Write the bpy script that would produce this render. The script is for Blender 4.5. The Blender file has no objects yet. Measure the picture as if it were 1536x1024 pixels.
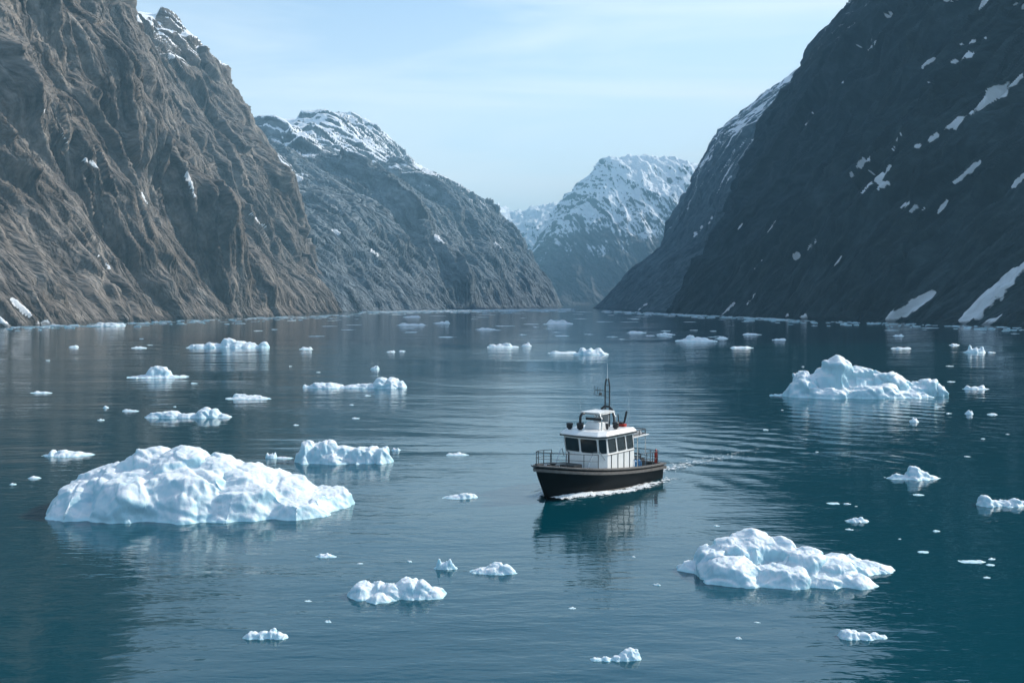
import bpy, bmesh, math, random
import numpy as np
from mathutils import Vector, Matrix
R = math.radians
S = bpy.context.scene
COL = S.collection

# ------------------------------------------------------------------ camera, sky, sun, exposure
H_CAM, F, CX, CY, HOR = 12.0, 1493.0, 768.0, 512.0, 452.0
PITCH = math.atan((CY - HOR) / F)
cam_d = bpy.data.cameras.new('camera'); cam = bpy.data.objects.new('camera', cam_d); COL.objects.link(cam)
cam.location = (0, 0, H_CAM); cam.rotation_euler = (math.pi/2 - PITCH, 0, 0)
cam_d.sensor_width = 36; cam_d.lens = 36 * F / 1536; cam_d.clip_start = .5; cam_d.clip_end = 30000
S.camera = cam

SUN_EL, SUN_AZ = R(34), R(69)          # azimuth clockwise from +Y (view direction): sun from the right
world = bpy.data.worlds.new('World'); S.world = world; world.use_nodes = True
wn, wl = world.node_tree.nodes, world.node_tree.links
bg = wn['Background']
sky = wn.new('ShaderNodeTexSky'); sky.sky_type = 'NISHITA'; sky.sun_disc = False
sky.sun_elevation = SUN_EL; sky.sun_rotation = SUN_AZ; sky.air_density = 1.0; sky.dust_density = 1.0; sky.ozone_density = 1.5
tc = wn.new('ShaderNodeTexCoord'); mp = wn.new('ShaderNodeMapping'); mp.inputs['Scale'].default_value = (1.2, 1.2, 9.0)
nz = wn.new('ShaderNodeTexNoise'); nz.inputs['Scale'].default_value = 1.6; nz.inputs['Detail'].default_value = 7; nz.inputs['Roughness'].default_value = .55
nz.inputs['Distortion'].default_value = .6
cr = wn.new('ShaderNodeMapRange'); cr.inputs['From Min'].default_value = .44; cr.inputs['From Max'].default_value = .74
cr.inputs['To Min'].default_value = 0.0; cr.inputs['To Max'].default_value = .55
mx = wn.new('ShaderNodeMix'); mx.data_type = 'RGBA'
mx.inputs['B'].default_value = (5.3, 5.75, 6.0, 1)
wl.new(tc.outputs['Generated'], mp.inputs['Vector']); wl.new(mp.outputs['Vector'], nz.inputs['Vector'])
wl.new(nz.outputs['Fac'], cr.inputs['Value']); 
sx = wn.new('ShaderNodeSeparateXYZ'); wl.new(tc.outputs['Generated'], sx.inputs[0])
hz = wn.new('ShaderNodeMapRange'); hz.interpolation_type = 'SMOOTHSTEP'
for k_, v_ in zip(('From Min','From Max','To Min','To Max'), (0., .40, .70, .0)): hz.inputs[k_].default_value = v_
wl.new(sx.outputs['Z'], hz.inputs['Value'])
ad = wn.new('ShaderNodeMath'); ad.operation = 'ADD'; ad.use_clamp = True
wl.new(cr.outputs['Result'], ad.inputs[0]); wl.new(hz.outputs['Result'], ad.inputs[1]); wl.new(ad.outputs[0], mx.inputs['Factor'])
tn = wn.new('ShaderNodeMix'); tn.data_type = 'RGBA'; tn.blend_type = 'MULTIPLY'; tn.inputs['Factor'].default_value = 1; tn.inputs['B'].default_value = (1.0, 1.06, 1.03, 1)
wl.new(sky.outputs['Color'], tn.inputs['A']); wl.new(tn.outputs['Result'], mx.inputs['A']); wl.new(mx.outputs['Result'], bg.inputs['Color'])
bg.inputs['Strength'].default_value = 0.13

sd = bpy.data.lights.new('sun', 'SUN'); sun = bpy.data.objects.new('sun', sd); COL.objects.link(sun)
sd.energy = 2.9; sd.angle = R(.5); sd.color = (1, .93, .84)
sv = Vector((math.sin(SUN_AZ)*math.cos(SUN_EL), math.cos(SUN_AZ)*math.cos(SUN_EL), math.sin(SUN_EL)))
sun.rotation_euler = sv.to_track_quat('Z', 'Y').to_euler()
S.view_settings.view_transform = 'Standard'; S.view_settings.look = 'None'
S.view_settings.exposure = 0.82; S.view_settings.gamma = 1
S.render.engine = 'CYCLES'
S.cycles.max_bounces = 6; S.cycles.diffuse_bounces = 2; S.cycles.glossy_bounces = 3; S.cycles.volume_bounces = 0
S.cycles.transparent_max_bounces = 8

# ------------------------------------------------------------------ helpers
def tag(o, label=None, cat=None, group=None, kind=None):
    if label: o['label'] = label
    if cat: o['category'] = cat
    if group: o['group'] = group
    if kind: o['kind'] = kind
    return o

def ground(px, py, z=0.0):
    """the point of the plane z=const seen at that place in the photograph"""
    dx, dv = (px - CX)/F, (CY - py)/F
    d = np.array([dx, math.cos(PITCH) + dv*math.sin(PITCH), dv*math.cos(PITCH) - math.sin(PITCH)])
    t = (z - H_CAM)/d[2]
    return np.array([0, 0, H_CAM]) + d*t

def z_at(px, py, Y):
    dv = (CY - py)/F
    dy, dz = math.cos(PITCH) + dv*math.sin(PITCH), dv*math.cos(PITCH) - math.sin(PITCH)
    return H_CAM + dz/dy*Y

def to_px(P):
    x, y, z = P[..., 0], P[..., 1], P[..., 2] - H_CAM
    f = y*math.cos(PITCH) - z*math.sin(PITCH); u = y*math.sin(PITCH) + z*math.cos(PITCH)
    f = np.maximum(f, 1e-3)
    return CX + x/f*F, CY - u/f*F

def _h(ix, iy, iz, seed):
    h = (ix.astype(np.uint32)*np.uint32(374761393) + iy.astype(np.uint32)*np.uint32(668265263)
         + iz.astype(np.uint32)*np.uint32(2147483647) + np.uint32(seed*1013904223 % 4294967296))
    h = (h ^ (h >> np.uint32(13)))*np.uint32(1274126177)
    h = h ^ (h >> np.uint32(16))
    return h

def n2(x, y, seed=0):
    xf, yf = np.floor(x), np.floor(y); ix, iy = xf.astype(np.int64), yf.astype(np.int64)
    fx, fy = x - xf, y - yf
    u, v = fx*fx*fx*(fx*(fx*6-15)+10), fy*fy*fy*(fy*(fy*6-15)+10)
    z0 = np.zeros_like(ix)
    def g(a, b):
        ang = _h(ix+a, iy+b, z0, seed).astype(np.float64)*(2*math.pi/4294967296.)
        return np.cos(ang)*(fx-a) + np.sin(ang)*(fy-b)
    a = g(0,0)*(1-u) + g(1,0)*u; b = g(0,1)*(1-u) + g(1,1)*u
    return (a*(1-v) + b*v)*1.5

def n3(x, y, z, seed=0):
    xf, yf, zf = np.floor(x), np.floor(y), np.floor(z)
    ix, iy, iz = xf.astype(np.int64), yf.astype(np.int64), zf.astype(np.int64)
    fx, fy, fz = x-xf, y-yf, z-zf
    s = lambda t: t*t*(3-2*t)
    u, v, w = s(fx), s(fy), s(fz)
    def g(a, b, c):
        h = _h(ix+a, iy+b, iz+c*7+c, seed)
        gx = (h & np.uint32(1023)).astype(float)/511.5-1; gy = ((h >> np.uint32(10)) & np.uint32(1023)).astype(float)/511.5-1
        gz = ((h >> np.uint32(20)) & np.uint32(1023)).astype(float)/511.5-1
        return gx*(fx-a) + gy*(fy-b) + gz*(fz-c)
    # (each z layer hashed on its own lattice row)
    def lay(c):
        izc = iz + c
        def gg(a, b):
            h = _h(ix+a, iy+b, izc*3+1, seed)
            gx = (h & np.uint32(1023)).astype(float)/511.5-1; gy = ((h >> np.uint32(10)) & np.uint32(1023)).astype(float)/511.5-1
            gz = ((h >> np.uint32(20)) & np.uint32(1023)).astype(float)/511.5-1
            return gx*(fx-a) + gy*(fy-b) + gz*(fz-c)
        return (gg(0,0)*(1-u)+gg(1,0)*u)*(1-v) + (gg(0,1)*(1-u)+gg(1,1)*u)*v
    return (lay(0)*(1-w) + lay(1)*w)*1.4

def cells(x, y, seed=0):
    """broken plates: each cell of a jittered lattice has its own offset and tilt; also the closeness to a joint"""
    xf, yf = np.floor(x), np.floor(y); ix, iy = xf.astype(np.int64), yf.astype(np.int64)
    d1 = np.full(x.shape, 9.); d2 = np.full(x.shape, 9.); val = np.zeros(x.shape); z0 = np.zeros_like(ix)
    for a in (-1, 0, 1):
        for b in (-1, 0, 1):
            h = _h(ix+a, iy+b, z0, seed)
            jx = (h & np.uint32(1023)).astype(float)/1023; jy = ((h >> np.uint32(10)) & np.uint32(1023)).astype(float)/1023
            r = ((h >> np.uint32(20)) & np.uint32(1023)).astype(float)/1023
            dx, dy = x - (xf+a+jx), y - (yf+b+jy); d = np.hypot(dx, dy)
            v = (r-.5) + (jx-.5)*1.6*dx + (jy-.5)*1.6*dy
            near = d < d1
            d2 = np.where(near, d1, np.minimum(d2, d)); val = np.where(near, v, val); d1 = np.where(near, d, d1)
    j = np.clip((d2-d1)/.14, 0, 1)
    return val*j*(.3+.7*j) - .30*(1-j)

def sstep(a, b, x):
    t = np.clip((x-a)/(b-a), 0, 1); return t*t*(3-2*t)

def grid_mesh(name, P, mat, attrs=None, uv=None, smooth=True):
    """P is (n, m, 3): one sheet of quads"""
    n, m = P.shape[:2]
    me = bpy.data.meshes.new(name)
    me.vertices.add(n*m); me.vertices.foreach_set('co', P.astype(np.float32).ravel())
    idx = np.arange(n*m).reshape(n, m)
    q = np.stack([idx[:-1,:-1], idx[1:,:-1], idx[1:,1:], idx[:-1,1:]], -1).reshape(-1, 4)
    nf = len(q)
    me.loops.add(nf*4); me.loops.foreach_set('vertex_index', q.ravel().astype(np.int32))
    me.polygons.add(nf); me.polygons.foreach_set('loop_start', np.arange(0, nf*4, 4, dtype=np.int32))
    me.polygons.foreach_set('use_smooth', np.full(nf, smooth))
    for k, a in (attrs or {}).items():
        at = me.attributes.new(k, 'FLOAT', 'POINT'); at.data.foreach_set('value', a.astype(np.float32).ravel())
    if uv is not None:
        at = me.attributes.new('rock_uv', 'FLOAT_VECTOR', 'POINT')
        at.data.foreach_set('vector', np.concatenate([uv, np.zeros(uv.shape[:2]+(1,))], -1).astype(np.float32).ravel())
    me.update(); me.validate()
    if mat: me.materials.append(mat)
    o = bpy.data.objects.new(name, me); COL.objects.link(o)
    return o

def normals(P):
    a = np.gradient(P, axis=0); b = np.gradient(P, axis=1)
    n = np.cross(a, b); l = np.linalg.norm(n, axis=-1, keepdims=True) + 1e-9
    return n/l

class NT:
    def __init__(s, name):
        s.m = bpy.data.materials.new(name); s.m.use_nodes = True
        s.n, s.l = s.m.node_tree.nodes, s.m.node_tree.links
        s.b = s.n['Principled BSDF']
    def new(s, t, **k):
        n = s.n.new(t)
        for a, v in k.items():
            if hasattr(n, a): setattr(n, a, v)
            else: n.inputs[a].default_value = v
        return n
    def link(s, a, b): s.l.new(a, b)
    def noise(s, vec, scale, detail=4, rough=.55, dist=0):
        n = s.n.new('ShaderNodeTexNoise'); n.inputs['Scale'].default_value = scale; n.inputs['Detail'].default_value = detail
        n.inputs['Roughness'].default_value = rough; n.inputs['Distortion'].default_value = dist
        s.l.new(vec, n.inputs['Vector']); return n.outputs['Fac']
    def mapping(s, vec, scale, rot=(0,0,0)):
        n = s.n.new('ShaderNodeMapping'); n.inputs['Scale'].default_value = scale; n.inputs['Rotation'].default_value = rot
        s.l.new(vec, n.inputs['Vector']); return n.outputs['Vector']
    def mr(s, v, a, b, c=0., d=1.):
        n = s.n.new('ShaderNodeMapRange')
        for k, x in zip(('From Min','From Max','To Min','To Max'), (a,b,c,d)): n.inputs[k].default_value = x
        s.l.new(v, n.inputs['Value']); return n.outputs['Result']
    def mix(s, f, a, b, mode='MIX'):
        n = s.n.new('ShaderNodeMix'); n.data_type = 'RGBA'; n.blend_type = mode
        for k, x in (('Factor', f), ('A', a), ('B', b)):
            if isinstance(x, (int, float)): n.inputs[k].default_value = x
            elif isinstance(x, tuple): n.inputs[k].default_value = x + (1,) if len(x) == 3 else x
            else: s.l.new(x, n.inputs[k])
        return n.outputs['Result']
    def math(s, op, a, b=0.):
        n = s.n.new('ShaderNodeMath'); n.operation = op
        for i, x in enumerate((a, b)):
            if isinstance(x, (int, float)): n.inputs[i].default_value = x
            else: s.l.new(x, n.inputs[i])
        return n.outputs[0]

def plain(name, col, rough=.5, metal=0., var=.12, scale=3., coat=0.):
    t = NT(name)
    g = t.new('ShaderNodeNewGeometry')
    f = t.noise(g.outputs['Position'], scale, 5, .6)
    c2 = tuple(min(1, c*(1-var*2)) for c in col)
    t.link(t.mix(t.mr(f, .35, .7), col, c2), t.b.inputs['Base Color'])
    t.b.inputs['Roughness'].default_value = rough; t.b.inputs['Metallic'].default_value = metal
    t.b.inputs['Coat Weight'].default_value = coat
    return t.m

# ------------------------------------------------------------------ materials of the place
def rock_material(name, a, b, moss, snowc=(.82,.86,.9), moss_amt=.5):
    t = NT(name)
    at = t.new('ShaderNodeAttribute', attribute_name='rock_uv')
    uv = at.outputs['Vector']
    s1 = t.noise(t.mapping(uv, (.10, .03, 1)), 1, 9, .66, .15)
    s2 = t.noise(t.mapping(uv, (.40, .10, 1)), 1, 4, .6, 0)
    s3 = t.noise(t.mapping(uv, (.02, .02, 1)), 1, 5, .6, .3)
    c = t.mix(t.mr(s1, .38, .66), a, b)
    c = t.mix(t.math('MULTIPLY', t.mr(s3, .48, .66), moss_amt), c, moss)
    st = t.noise(t.mapping(uv, (.16, .012, 1)), 1, 6, .7, .1)
    c = t.mix(t.mr(st, .48, .60, 0, .75), c, tuple(k*.35 for k in b))
    c = t.mix(t.mr(s2, .3, .7, .15, .85), c, (.5,.5,.5), 'OVERLAY') if False else t.mix(1.0, c, t.mix(t.mr(s2, .36, .66), (.58,.58,.58), (1.30,1.29,1.27)), 'MULTIPLY')
    sn = t.new('ShaderNodeAttribute', attribute_name='snow').outputs['Fac']
    g = t.new('ShaderNodeNewGeometry')
    fine = t.noise(t.mapping(uv, (.9, .35, 1)), 1, 5, .6)
    m = t.mr(t.math('ADD', sn, t.mr(fine, 0, 1, -.4, .4)), .40, .60)
    c = t.mix(m, c, snowc)
    pz = t.new('ShaderNodeSeparateXYZ'); t.link(g.outputs['Position'], pz.inputs[0])
    c = t.mix(t.mr(t.math('ADD', pz.outputs['Z'], t.mr(fine, 0, 1, -1.5, 1.5)), .8, 2.2, .75, 0), c, tuple(k*.22 for k in a))
    t.link(c, t.b.inputs['Base Color'])
    t.b.inputs['Roughness'].default_value = .9; t.b.inputs['Specular IOR Level'].default_value = .2
    bp = t.new('ShaderNodeBump'); bp.inputs['Strength'].default_value = .8; bp.inputs['Distance'].default_value = 2.2
    def crack(sc, det, ro):
        n = t.math('ABSOLUTE', t.math('SUBTRACT', t.noise(t.mapping(uv, sc), 1, det, ro, .1), .5))
        return t.math('MINIMUM', t.math('MULTIPLY', n, 4.), 1.)
    hh = t.math('ADD', t.math('MULTIPLY', t.noise(t.mapping(uv, (.42, .13, 1)), 1, 3, .55, 0), .9), t.math('ADD', t.math('MULTIPLY', crack((.12,.045,1), 3, .5), .8), t.math('MULTIPLY', crack((.4,.2,1), 2, .5), .4)))
    vo = t.n.new('ShaderNodeTexVoronoi'); vo.feature = 'F1'; vo.inputs['Scale'].default_value = 1.0; t.link(t.mapping(uv, (.22, .05, 1)), vo.inputs['Vector'])
    vo2 = t.n.new('ShaderNodeTexVoronoi'); vo2.feature = 'F1'; t.link(t.mapping(uv, (.65, .16, 1)), vo2.inputs['Vector']); vo2.inputs['Scale'].default_value = 1.0
    hh = t.math('ADD', hh, t.math('ADD', t.math('MULTIPLY', vo.outputs['Distance'], -1.1), t.math('MULTIPLY', vo2.outputs['Distance'], -.5)))
    hh = t.math('MULTIPLY', hh, t.mr(m, 0, 1, 1, .35))
    t.link(hh, bp.inputs['Height']); t.link(bp.outputs['Normal'], t.b.inputs['Normal'])
    return t.m

M_ROCK_L = rock_material('rock_warm', (.27,.248,.226), (.11,.102,.098), (.075,.058,.042))
M_ROCK_L2 = rock_material('rock_mid_hazed', (.22,.26,.295), (.115,.15,.18), (.12,.14,.15))  # paler and bluer than bare rock: distance haze put into the albedo
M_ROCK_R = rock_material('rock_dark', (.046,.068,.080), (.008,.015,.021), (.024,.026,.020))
M_ROCK_R2 = rock_material('rock_shoulder_hazed', (.13,.18,.21), (.07,.105,.13), (.07,.09,.10))  # lightened and blued; painted haze sets it apart from the near cliff
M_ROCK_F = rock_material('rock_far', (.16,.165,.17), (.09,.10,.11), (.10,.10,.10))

def water_material():
    t = NT('fjord_water')
    pos = t.new('ShaderNodeNewGeometry').outputs['Position']
    rot = (0, 0, R(-7))
    w1 = t.noise(t.mapping(pos, (.55, 1.5, 1), rot), 1.0, 3, .5, .5)
    w2 = t.noise(t.mapping(pos, (.16, .42, 1), (0,0,R(8))), 1.0, 3, .5, .4)
    w3 = t.noise(t.mapping(pos, (.035, .09, 1), rot), 1.0, 2, .5, .3)
    patch = t.mr(t.noise(t.mapping(pos, (.012, .03, 1)), 1, 4, .6, .8), .36, .64, .30, 1.9)
    h = t.math('ADD', t.math('MULTIPLY', w1, .020), t.math('ADD', t.math('MULTIPLY', w2, .045), t.math('MULTIPLY', w3, .075)))
    w0 = t.noise(t.mapping(pos, (1.6, 4.0, 1), rot), 1.0, 2, .5, .3)
    h = t.math('ADD', h, t.math('MULTIPLY', w0, .0065))
    h = t.math('MULTIPLY', h, patch)
    bp = t.new('ShaderNodeBump'); bp.inputs['Strength'].default_value = 1; bp.inputs['Distance'].default_value = 1
    t.link(h, bp.inputs['Height']); t.link(bp.outputs['Normal'], t.b.inputs['Normal'])
    deep = t.mix(t.noise(t.mapping(pos, (.01,.02,1)), 1, 3), (.0001,.038,.053), (.0001,.050,.068))
    t.link(deep, t.b.inputs['Base Color'])
    t.b.inputs['Roughness'].default_value = .06; t.b.inputs['IOR'].default_value = 1.58; t.b.inputs['Specular Tint'].default_value = (.50,.84,1,1)
    return t.m
M_WATER = water_material()

def ice_material():
    t = NT('glacier_ice')
    pos = t.new('ShaderNodeTexCoord').outputs['Object']
    f = t.noise(pos, .55, 5, .55, .5)
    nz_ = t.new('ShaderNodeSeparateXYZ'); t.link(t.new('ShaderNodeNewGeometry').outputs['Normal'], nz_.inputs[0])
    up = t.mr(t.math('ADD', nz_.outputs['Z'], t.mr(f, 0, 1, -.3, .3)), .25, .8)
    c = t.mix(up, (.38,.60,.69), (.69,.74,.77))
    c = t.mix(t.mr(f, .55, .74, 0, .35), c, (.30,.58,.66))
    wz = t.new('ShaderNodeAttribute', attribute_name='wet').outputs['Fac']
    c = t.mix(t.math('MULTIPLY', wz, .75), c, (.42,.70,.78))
    t.link(c, t.b.inputs['Base Color'])
    t.b.inputs['Roughness'].default_value = .55
    t.b.inputs['Subsurface Weight'].default_value = .2
    t.b.inputs['Subsurface Radius'].default_value = (.25, .6, .8); t.b.inputs['Subsurface Scale'].default_value = .5
    bp = t.new('ShaderNodeBump'); bp.inputs['Strength'].default_value = .5; bp.inputs['Distance'].default_value = .08
    hh = t.math('ADD', t.noise(pos, 3.2, 6, .6), t.math('MULTIPLY', t.noise(pos, 14, 4, .6), .25))
    t.link(hh, bp.inputs['Height']); t.link(bp.outputs['Normal'], t.b.inputs['Normal'])
    return t.m
M_ICE = ice_material()

# ------------------------------------------------------------------ water
BOW = np.array([1.46, 59.0]); HEAD = R(38)
TRK = np.array([math.sin(HEAD), math.cos(HEAD)])         # from bow to stern and on along the wake
def water():
    xs = np.concatenate([-np.geomspace(4300, 100, 22), np.arange(-90, 100, .3), np.geomspace(108, 4300, 22)])
    ys = np.concatenate([[-2000, -1000, -300, -60, 0, 15], np.arange(24, 180, .3), np.geomspace(184, 6700, 60)])
    X, Y = np.meshgrid(xs, ys, indexing='ij')
    rx, ry = X - BOW[0], Y - BOW[1]
    a = rx*TRK[0] + ry*TRK[1]; b = rx*TRK[1] - ry*TRK[0]        # a: behind the bow, b: to the right of the track
    Z = np.zeros_like(X)
    ap = np.maximum(a, 0.01)
    for sgn, amp in ((1, 1.0), (-1, .8)):
        bb = b*sgn
        q = bb - ap*math.tan(R(17)) - 1.2
        w = 1.0 + ap*.10
        env = np.exp(-(q/w)**2)*sstep(1, 8, a)*np.exp(-ap/75)
        ph = 2*math.pi*(ap*math.cos(R(35)) + bb*math.sin(R(35))*1.0)/2.6 + n2(X*.08, Y*.08, 4)*5
        Z += amp*.055*env*sstep(4, 18, a)*(.4+n2(X*.15,Y*.15,6))*np.sin(ph)
    # transverse waves and churn straight behind the boat
    env = np.exp(-(b/(1.6+ap*.16))**2)*sstep(10, 15, a)*np.exp(-ap/50)
    Z += .05*env*np.sin(2*math.pi*a/3.4 + n2(X*.1, Y*.1, 9)*2) + .04*env*n2(X*1.1, Y*1.1, 3)
    # bow wave shoulder
    side = np.exp(-((np.abs(b) - (1.0+ap*.18))/.5)**2)*sstep(.6, 2.6, a)*(1-sstep(4, 10, a))
    Z += .12*side
    fade = sstep(-88, -70, X)*(1-sstep(80, 98, X))*sstep(24, 30, Y)*(1-sstep(150, 178, Y))
    P = np.stack([X, Y, Z*fade], -1)
    o = grid_mesh('water', P, M_WATER)
    return tag(o, 'calm teal fjord water with fine ripples and the wake of the boat', None, kind='structure')
water()

# ------------------------------------------------------------------ mountains
def wall(name, label, stations, prof, nu, nv, mat, seed, big=(), amp=1., shear=.25, snow=None, streaks=(), uw=None, bigamp=.7, iso=0, vfront=.8, z_floor=-12, crest=None):
    st = np.array(stations, float)                         # shore x, y, inward x, y, height, width
    L = np.concatenate([[0], np.cumsum(np.hypot(np.diff(st[:,0]), np.diff(st[:,1])))])
    tgt = np.linspace(0, 1, nu) if uw is None else uw(np.linspace(0, 1, nu))
    s = tgt*L[-1]
    C = np.stack([np.interp(s, L, st[:,k]) for k in range(6)], -1)
    k = max(3, nu//40); ker = np.hanning(2*k+1); ker /= ker.sum()
    Cp = np.pad(C, ((k,k),(0,0)), 'reflect', reflect_type='odd')
    C = np.stack([np.convolve(Cp[:,j], ker, 'valid') for j in range(6)], -1)
    pr = np.array(prof, float)
    pl = np.concatenate([[0], np.cumsum(np.hypot(np.diff(pr[:,0]), np.diff(pr[:,1])*1.6))]); pl /= pl[-1]
    front = pl[len(pl)-5]                                   # the last four points are the plateau and the back
    nf = int(nv*vfront)
    vv = np.concatenate([np.linspace(0, front, nf, endpoint=False), np.linspace(front, 1, nv-nf)])
    d = np.interp(vv, pl, pr[:,0]); z = np.interp(vv, pl, pr[:,1])
    kk = max(2, nv//60); k2 = np.hanning(2*kk+1); k2 /= k2.sum()
    d = np.convolve(np.pad(d, kk, 'reflect', reflect_type='odd'), k2, 'valid'); z = np.convolve(np.pad(z, kk, 'reflect', reflect_type='odd'), k2, 'valid')
    il = np.hypot(C[:,2], C[:,3]); ix, iy = C[:,2]/il, C[:,3]/il
    P = np.empty((nu, nv, 3))
    P[...,0] = C[:,0,None] + ix[:,None]*d[None]*C[:,5,None]
    P[...,1] = C[:,1,None] + iy[:,None]*d[None]*C[:,5,None]
    P[...,2] = z[None]*C[:,4,None]
    t = np.zeros((nu, nv)); t[:,1:] = np.cumsum(np.linalg.norm(np.diff(P, axis=1), axis=-1), axis=1)
    Sg = np.repeat(s[:,None], nv, 1)
    hfrac = np.clip(P[...,2]/C[:,4,None], 0, 1.2)
    N = normals(P)
    cpt = N[nu//2, nf//3]
    out = np.array([-ix[nu//2], -iy[nu//2], .2])
    if np.dot(cpt, out) < 0: N = -N; flip = True
    else: flip = False
    D = np.zeros((nu, nv))
    for (c, wd, a, v0, v1, sh) in big:                       # named buttresses and recesses: place along the shore, width, depth
        q = (Sg - c - sh*t)/wd; q = np.where(q*a < 0, q*2.2, q*.8)   # the side that faces down the fjord is the steep one
        D += a*np.exp(-np.abs(q)**1.6)*sstep(v0-.12, v0+.05, hfrac)*(1-sstep(v1-.05, v1+.15, hfrac))
    Ss = Sg - shear*t
    wx = n2(Ss/90, t/110, seed+50)*13; Ws = Ss + wx
    for (ls, lt, a, rid) in ((120, 520, 30, 1), (52, 380, 22, 1), (26, 210, 13, 1), (13, 110, 7.0, 1), (7, 60, 3.8, 1), (3.8, 28, 2.0, 1), (2.1, 12, 1.0, 0)):
        sc = (L[-1]/750)**.5 if L[-1] > 900 else 1
        if iso: lt = min(lt, ls*iso)
        n = n2(Ws/ls, t/lt, seed + int(ls))
        if rid: n = (1 - 2.2*np.abs(n)) - .45
        D += amp*a*n*.62*(bigamp if ls > 50 else (.8 if ls > 20 else .5))
    wy = n2(Ws/40, t/90, seed+51)*6
    for (ls, lt, a) in ((34, 150, 12), (15, 80, 8.0), (6.5, 38, 4.0), (3.0, 17, 1.7)):
        if iso: lt = min(lt, ls*iso)
        D += amp*a*cells((Ws + wy*.5)/ls, (t + n2(Ws/ls/2, t/lt, seed+3)*lt*.5)/lt, seed + 200 + int(ls))
    # ledges crossing the fall line
    D += amp*1.3*(1-2*np.abs(n2(Ss/160+t/70, t/26 - Ss/90, seed+7))) 
    fl = 1 - .75*sstep(1.0, 1.1, hfrac + (np.arange(nv)[None] > nf)*.5)
    D *= fl*np.clip(.45 + hfrac*2, .45, 1)
    P = P + N*D[...,None]
    low = np.arange(nv)[None]/nv*np.ones((nu,1))
    P[:,0,2] = z_floor; P[:,1,2] = np.minimum(P[:,1,2], z_floor*.6)
    N2 = normals(P); N2 = -N2 if flip else N2
    if crest: P = crest(P)
    sn = np.zeros((nu, nv))
    if snow:
        alt0, alt1, slope0, slope1, patch = snow
        broad = n2(Sg/60, t/85, seed+90)*.5 + n2(Ss/9, t/34, seed+91)*.42 + n2(Ss/4, t/11, seed+92)*.25
        h = sstep(alt0, alt1, P[...,2] + broad*(alt1-alt0)*.9)
        sl = sstep(slope0, slope1, N2[...,2] + broad*.22)
        strk = n2(Ss/3.6, t/75, seed+95)*.6 + n2(Ss/1.9, t/30, seed+96)*.25 + n2(Sg/80, t/110, seed+97)*.55
        sn = h*sl + patch*sstep(.40, .55, strk*.9 + N2[...,2]*.22)*sstep(alt0-260, alt1, P[...,2])
    px, py = to_px(P)
    facing = np.sum(N2[:,:nf]*(np.array([0, 0, H_CAM]) - P[:,:nf]), -1) > 0
    for (x0, y0, x1, y1, w) in streaks:
        def near(a, b):
            dd = (px[:,:nf]-a)**2 + (py[:,:nf]-b)**2 + np.where(facing, 0, 1e6)
            cand = dd < dd.min() + 8
            i = np.unravel_index(np.argmin(np.where(cand, P[:,:nf,1], 1e9)), dd.shape); return P[i]
        A, B = near(x0, y0), near(x1, y1)
        AB = B - A; q = np.clip(((P-A)@AB)/(AB@AB+1e-6), 0, 1)
        dist = np.linalg.norm(P - A - q[...,None]*AB, axis=-1)
        wob = n2(Sg/9, t/12, seed+33)*.9 + n2(Sg/3.5, t/5, seed+34)*.6
        sn = np.maximum(sn, sstep(1.7, .35, dist/(w*(1 - .45*np.abs(q*2-1))) + wob*.75))
    if flip: P = P[::-1]; sn = sn[::-1]; uvv = np.stack([Ss, t], -1)[::-1]
    else: uvv = np.stack([Ss, t], -1)
    o = grid_mesh(name, P, mat, {'snow': sn}, uvv)
    return tag(o, label, None, kind='structure')

BACK = [(1.25,1.04),(1.9,1.02),(2.6,.6),(3.4,-.05)]
# left wall, near
pL = [(-.06,-.06),(0,0),(.12,.24),(.245,.27+.26),(.375,.81),(.48,.96),(.70,1.01)]
pL = [(-.05,-.05),(0,0),(.18,.245),(.37,.535),(.56,.785),(.69,.93),(.80,1.0)] + [(1.1,1.04),(1.9,1.02),(2.6,.6),(3.4,-.05)]
L1 = [(-330,300,-1,.1,430,270),(-242,470,-1,.1,440,262),(-232,640,-1,.05,440,255),(-214,760,-1,0,400,245),(-206,840,-1,0,405,250),(-206,885,-1,0,315,232),
      (-206,960,-1,0,290,222),(-204,1060,-1,.05,313,222),(-200,1120,-1,.1,330,225),(-206,1190,-.8,.6,250,210),(-260,1260,-.5,.86,140,210)]
wall('mountain', 'steep brown rock mountainside on the left rising from the water out of the frame, snow on its far summit', L1, pL, 1150, 560, M_ROCK_L, 11,
     big=[(560,60,50,.0,1.2,-.75),(650,60,-95,.22,1.4,-.5),(822,90,-20,.15,1.2,-.2),(790,26,-18,.2,1.,-.25),(430,30,-24,.05,1.,-.7),(330,26,-26,.1,1,-.5)],
     amp=1.15, bigamp=.8, shear=-.3, snow=(255,290,.35,.6,.10),
     streaks=[(70,165,103,212,2),(130,235,147,250,2.6),(282,262,296,292,2.2),(378,322,398,342,2.4),(18,448,46,472,2),(215,290,224,305,1.5),(150,385,168,402,1.4),(210,30,260,85,7),(230,35,290,45,5),(60,484,85,488,2),(0,478,14,490,2),(395,70,400,74,1)])
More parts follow.
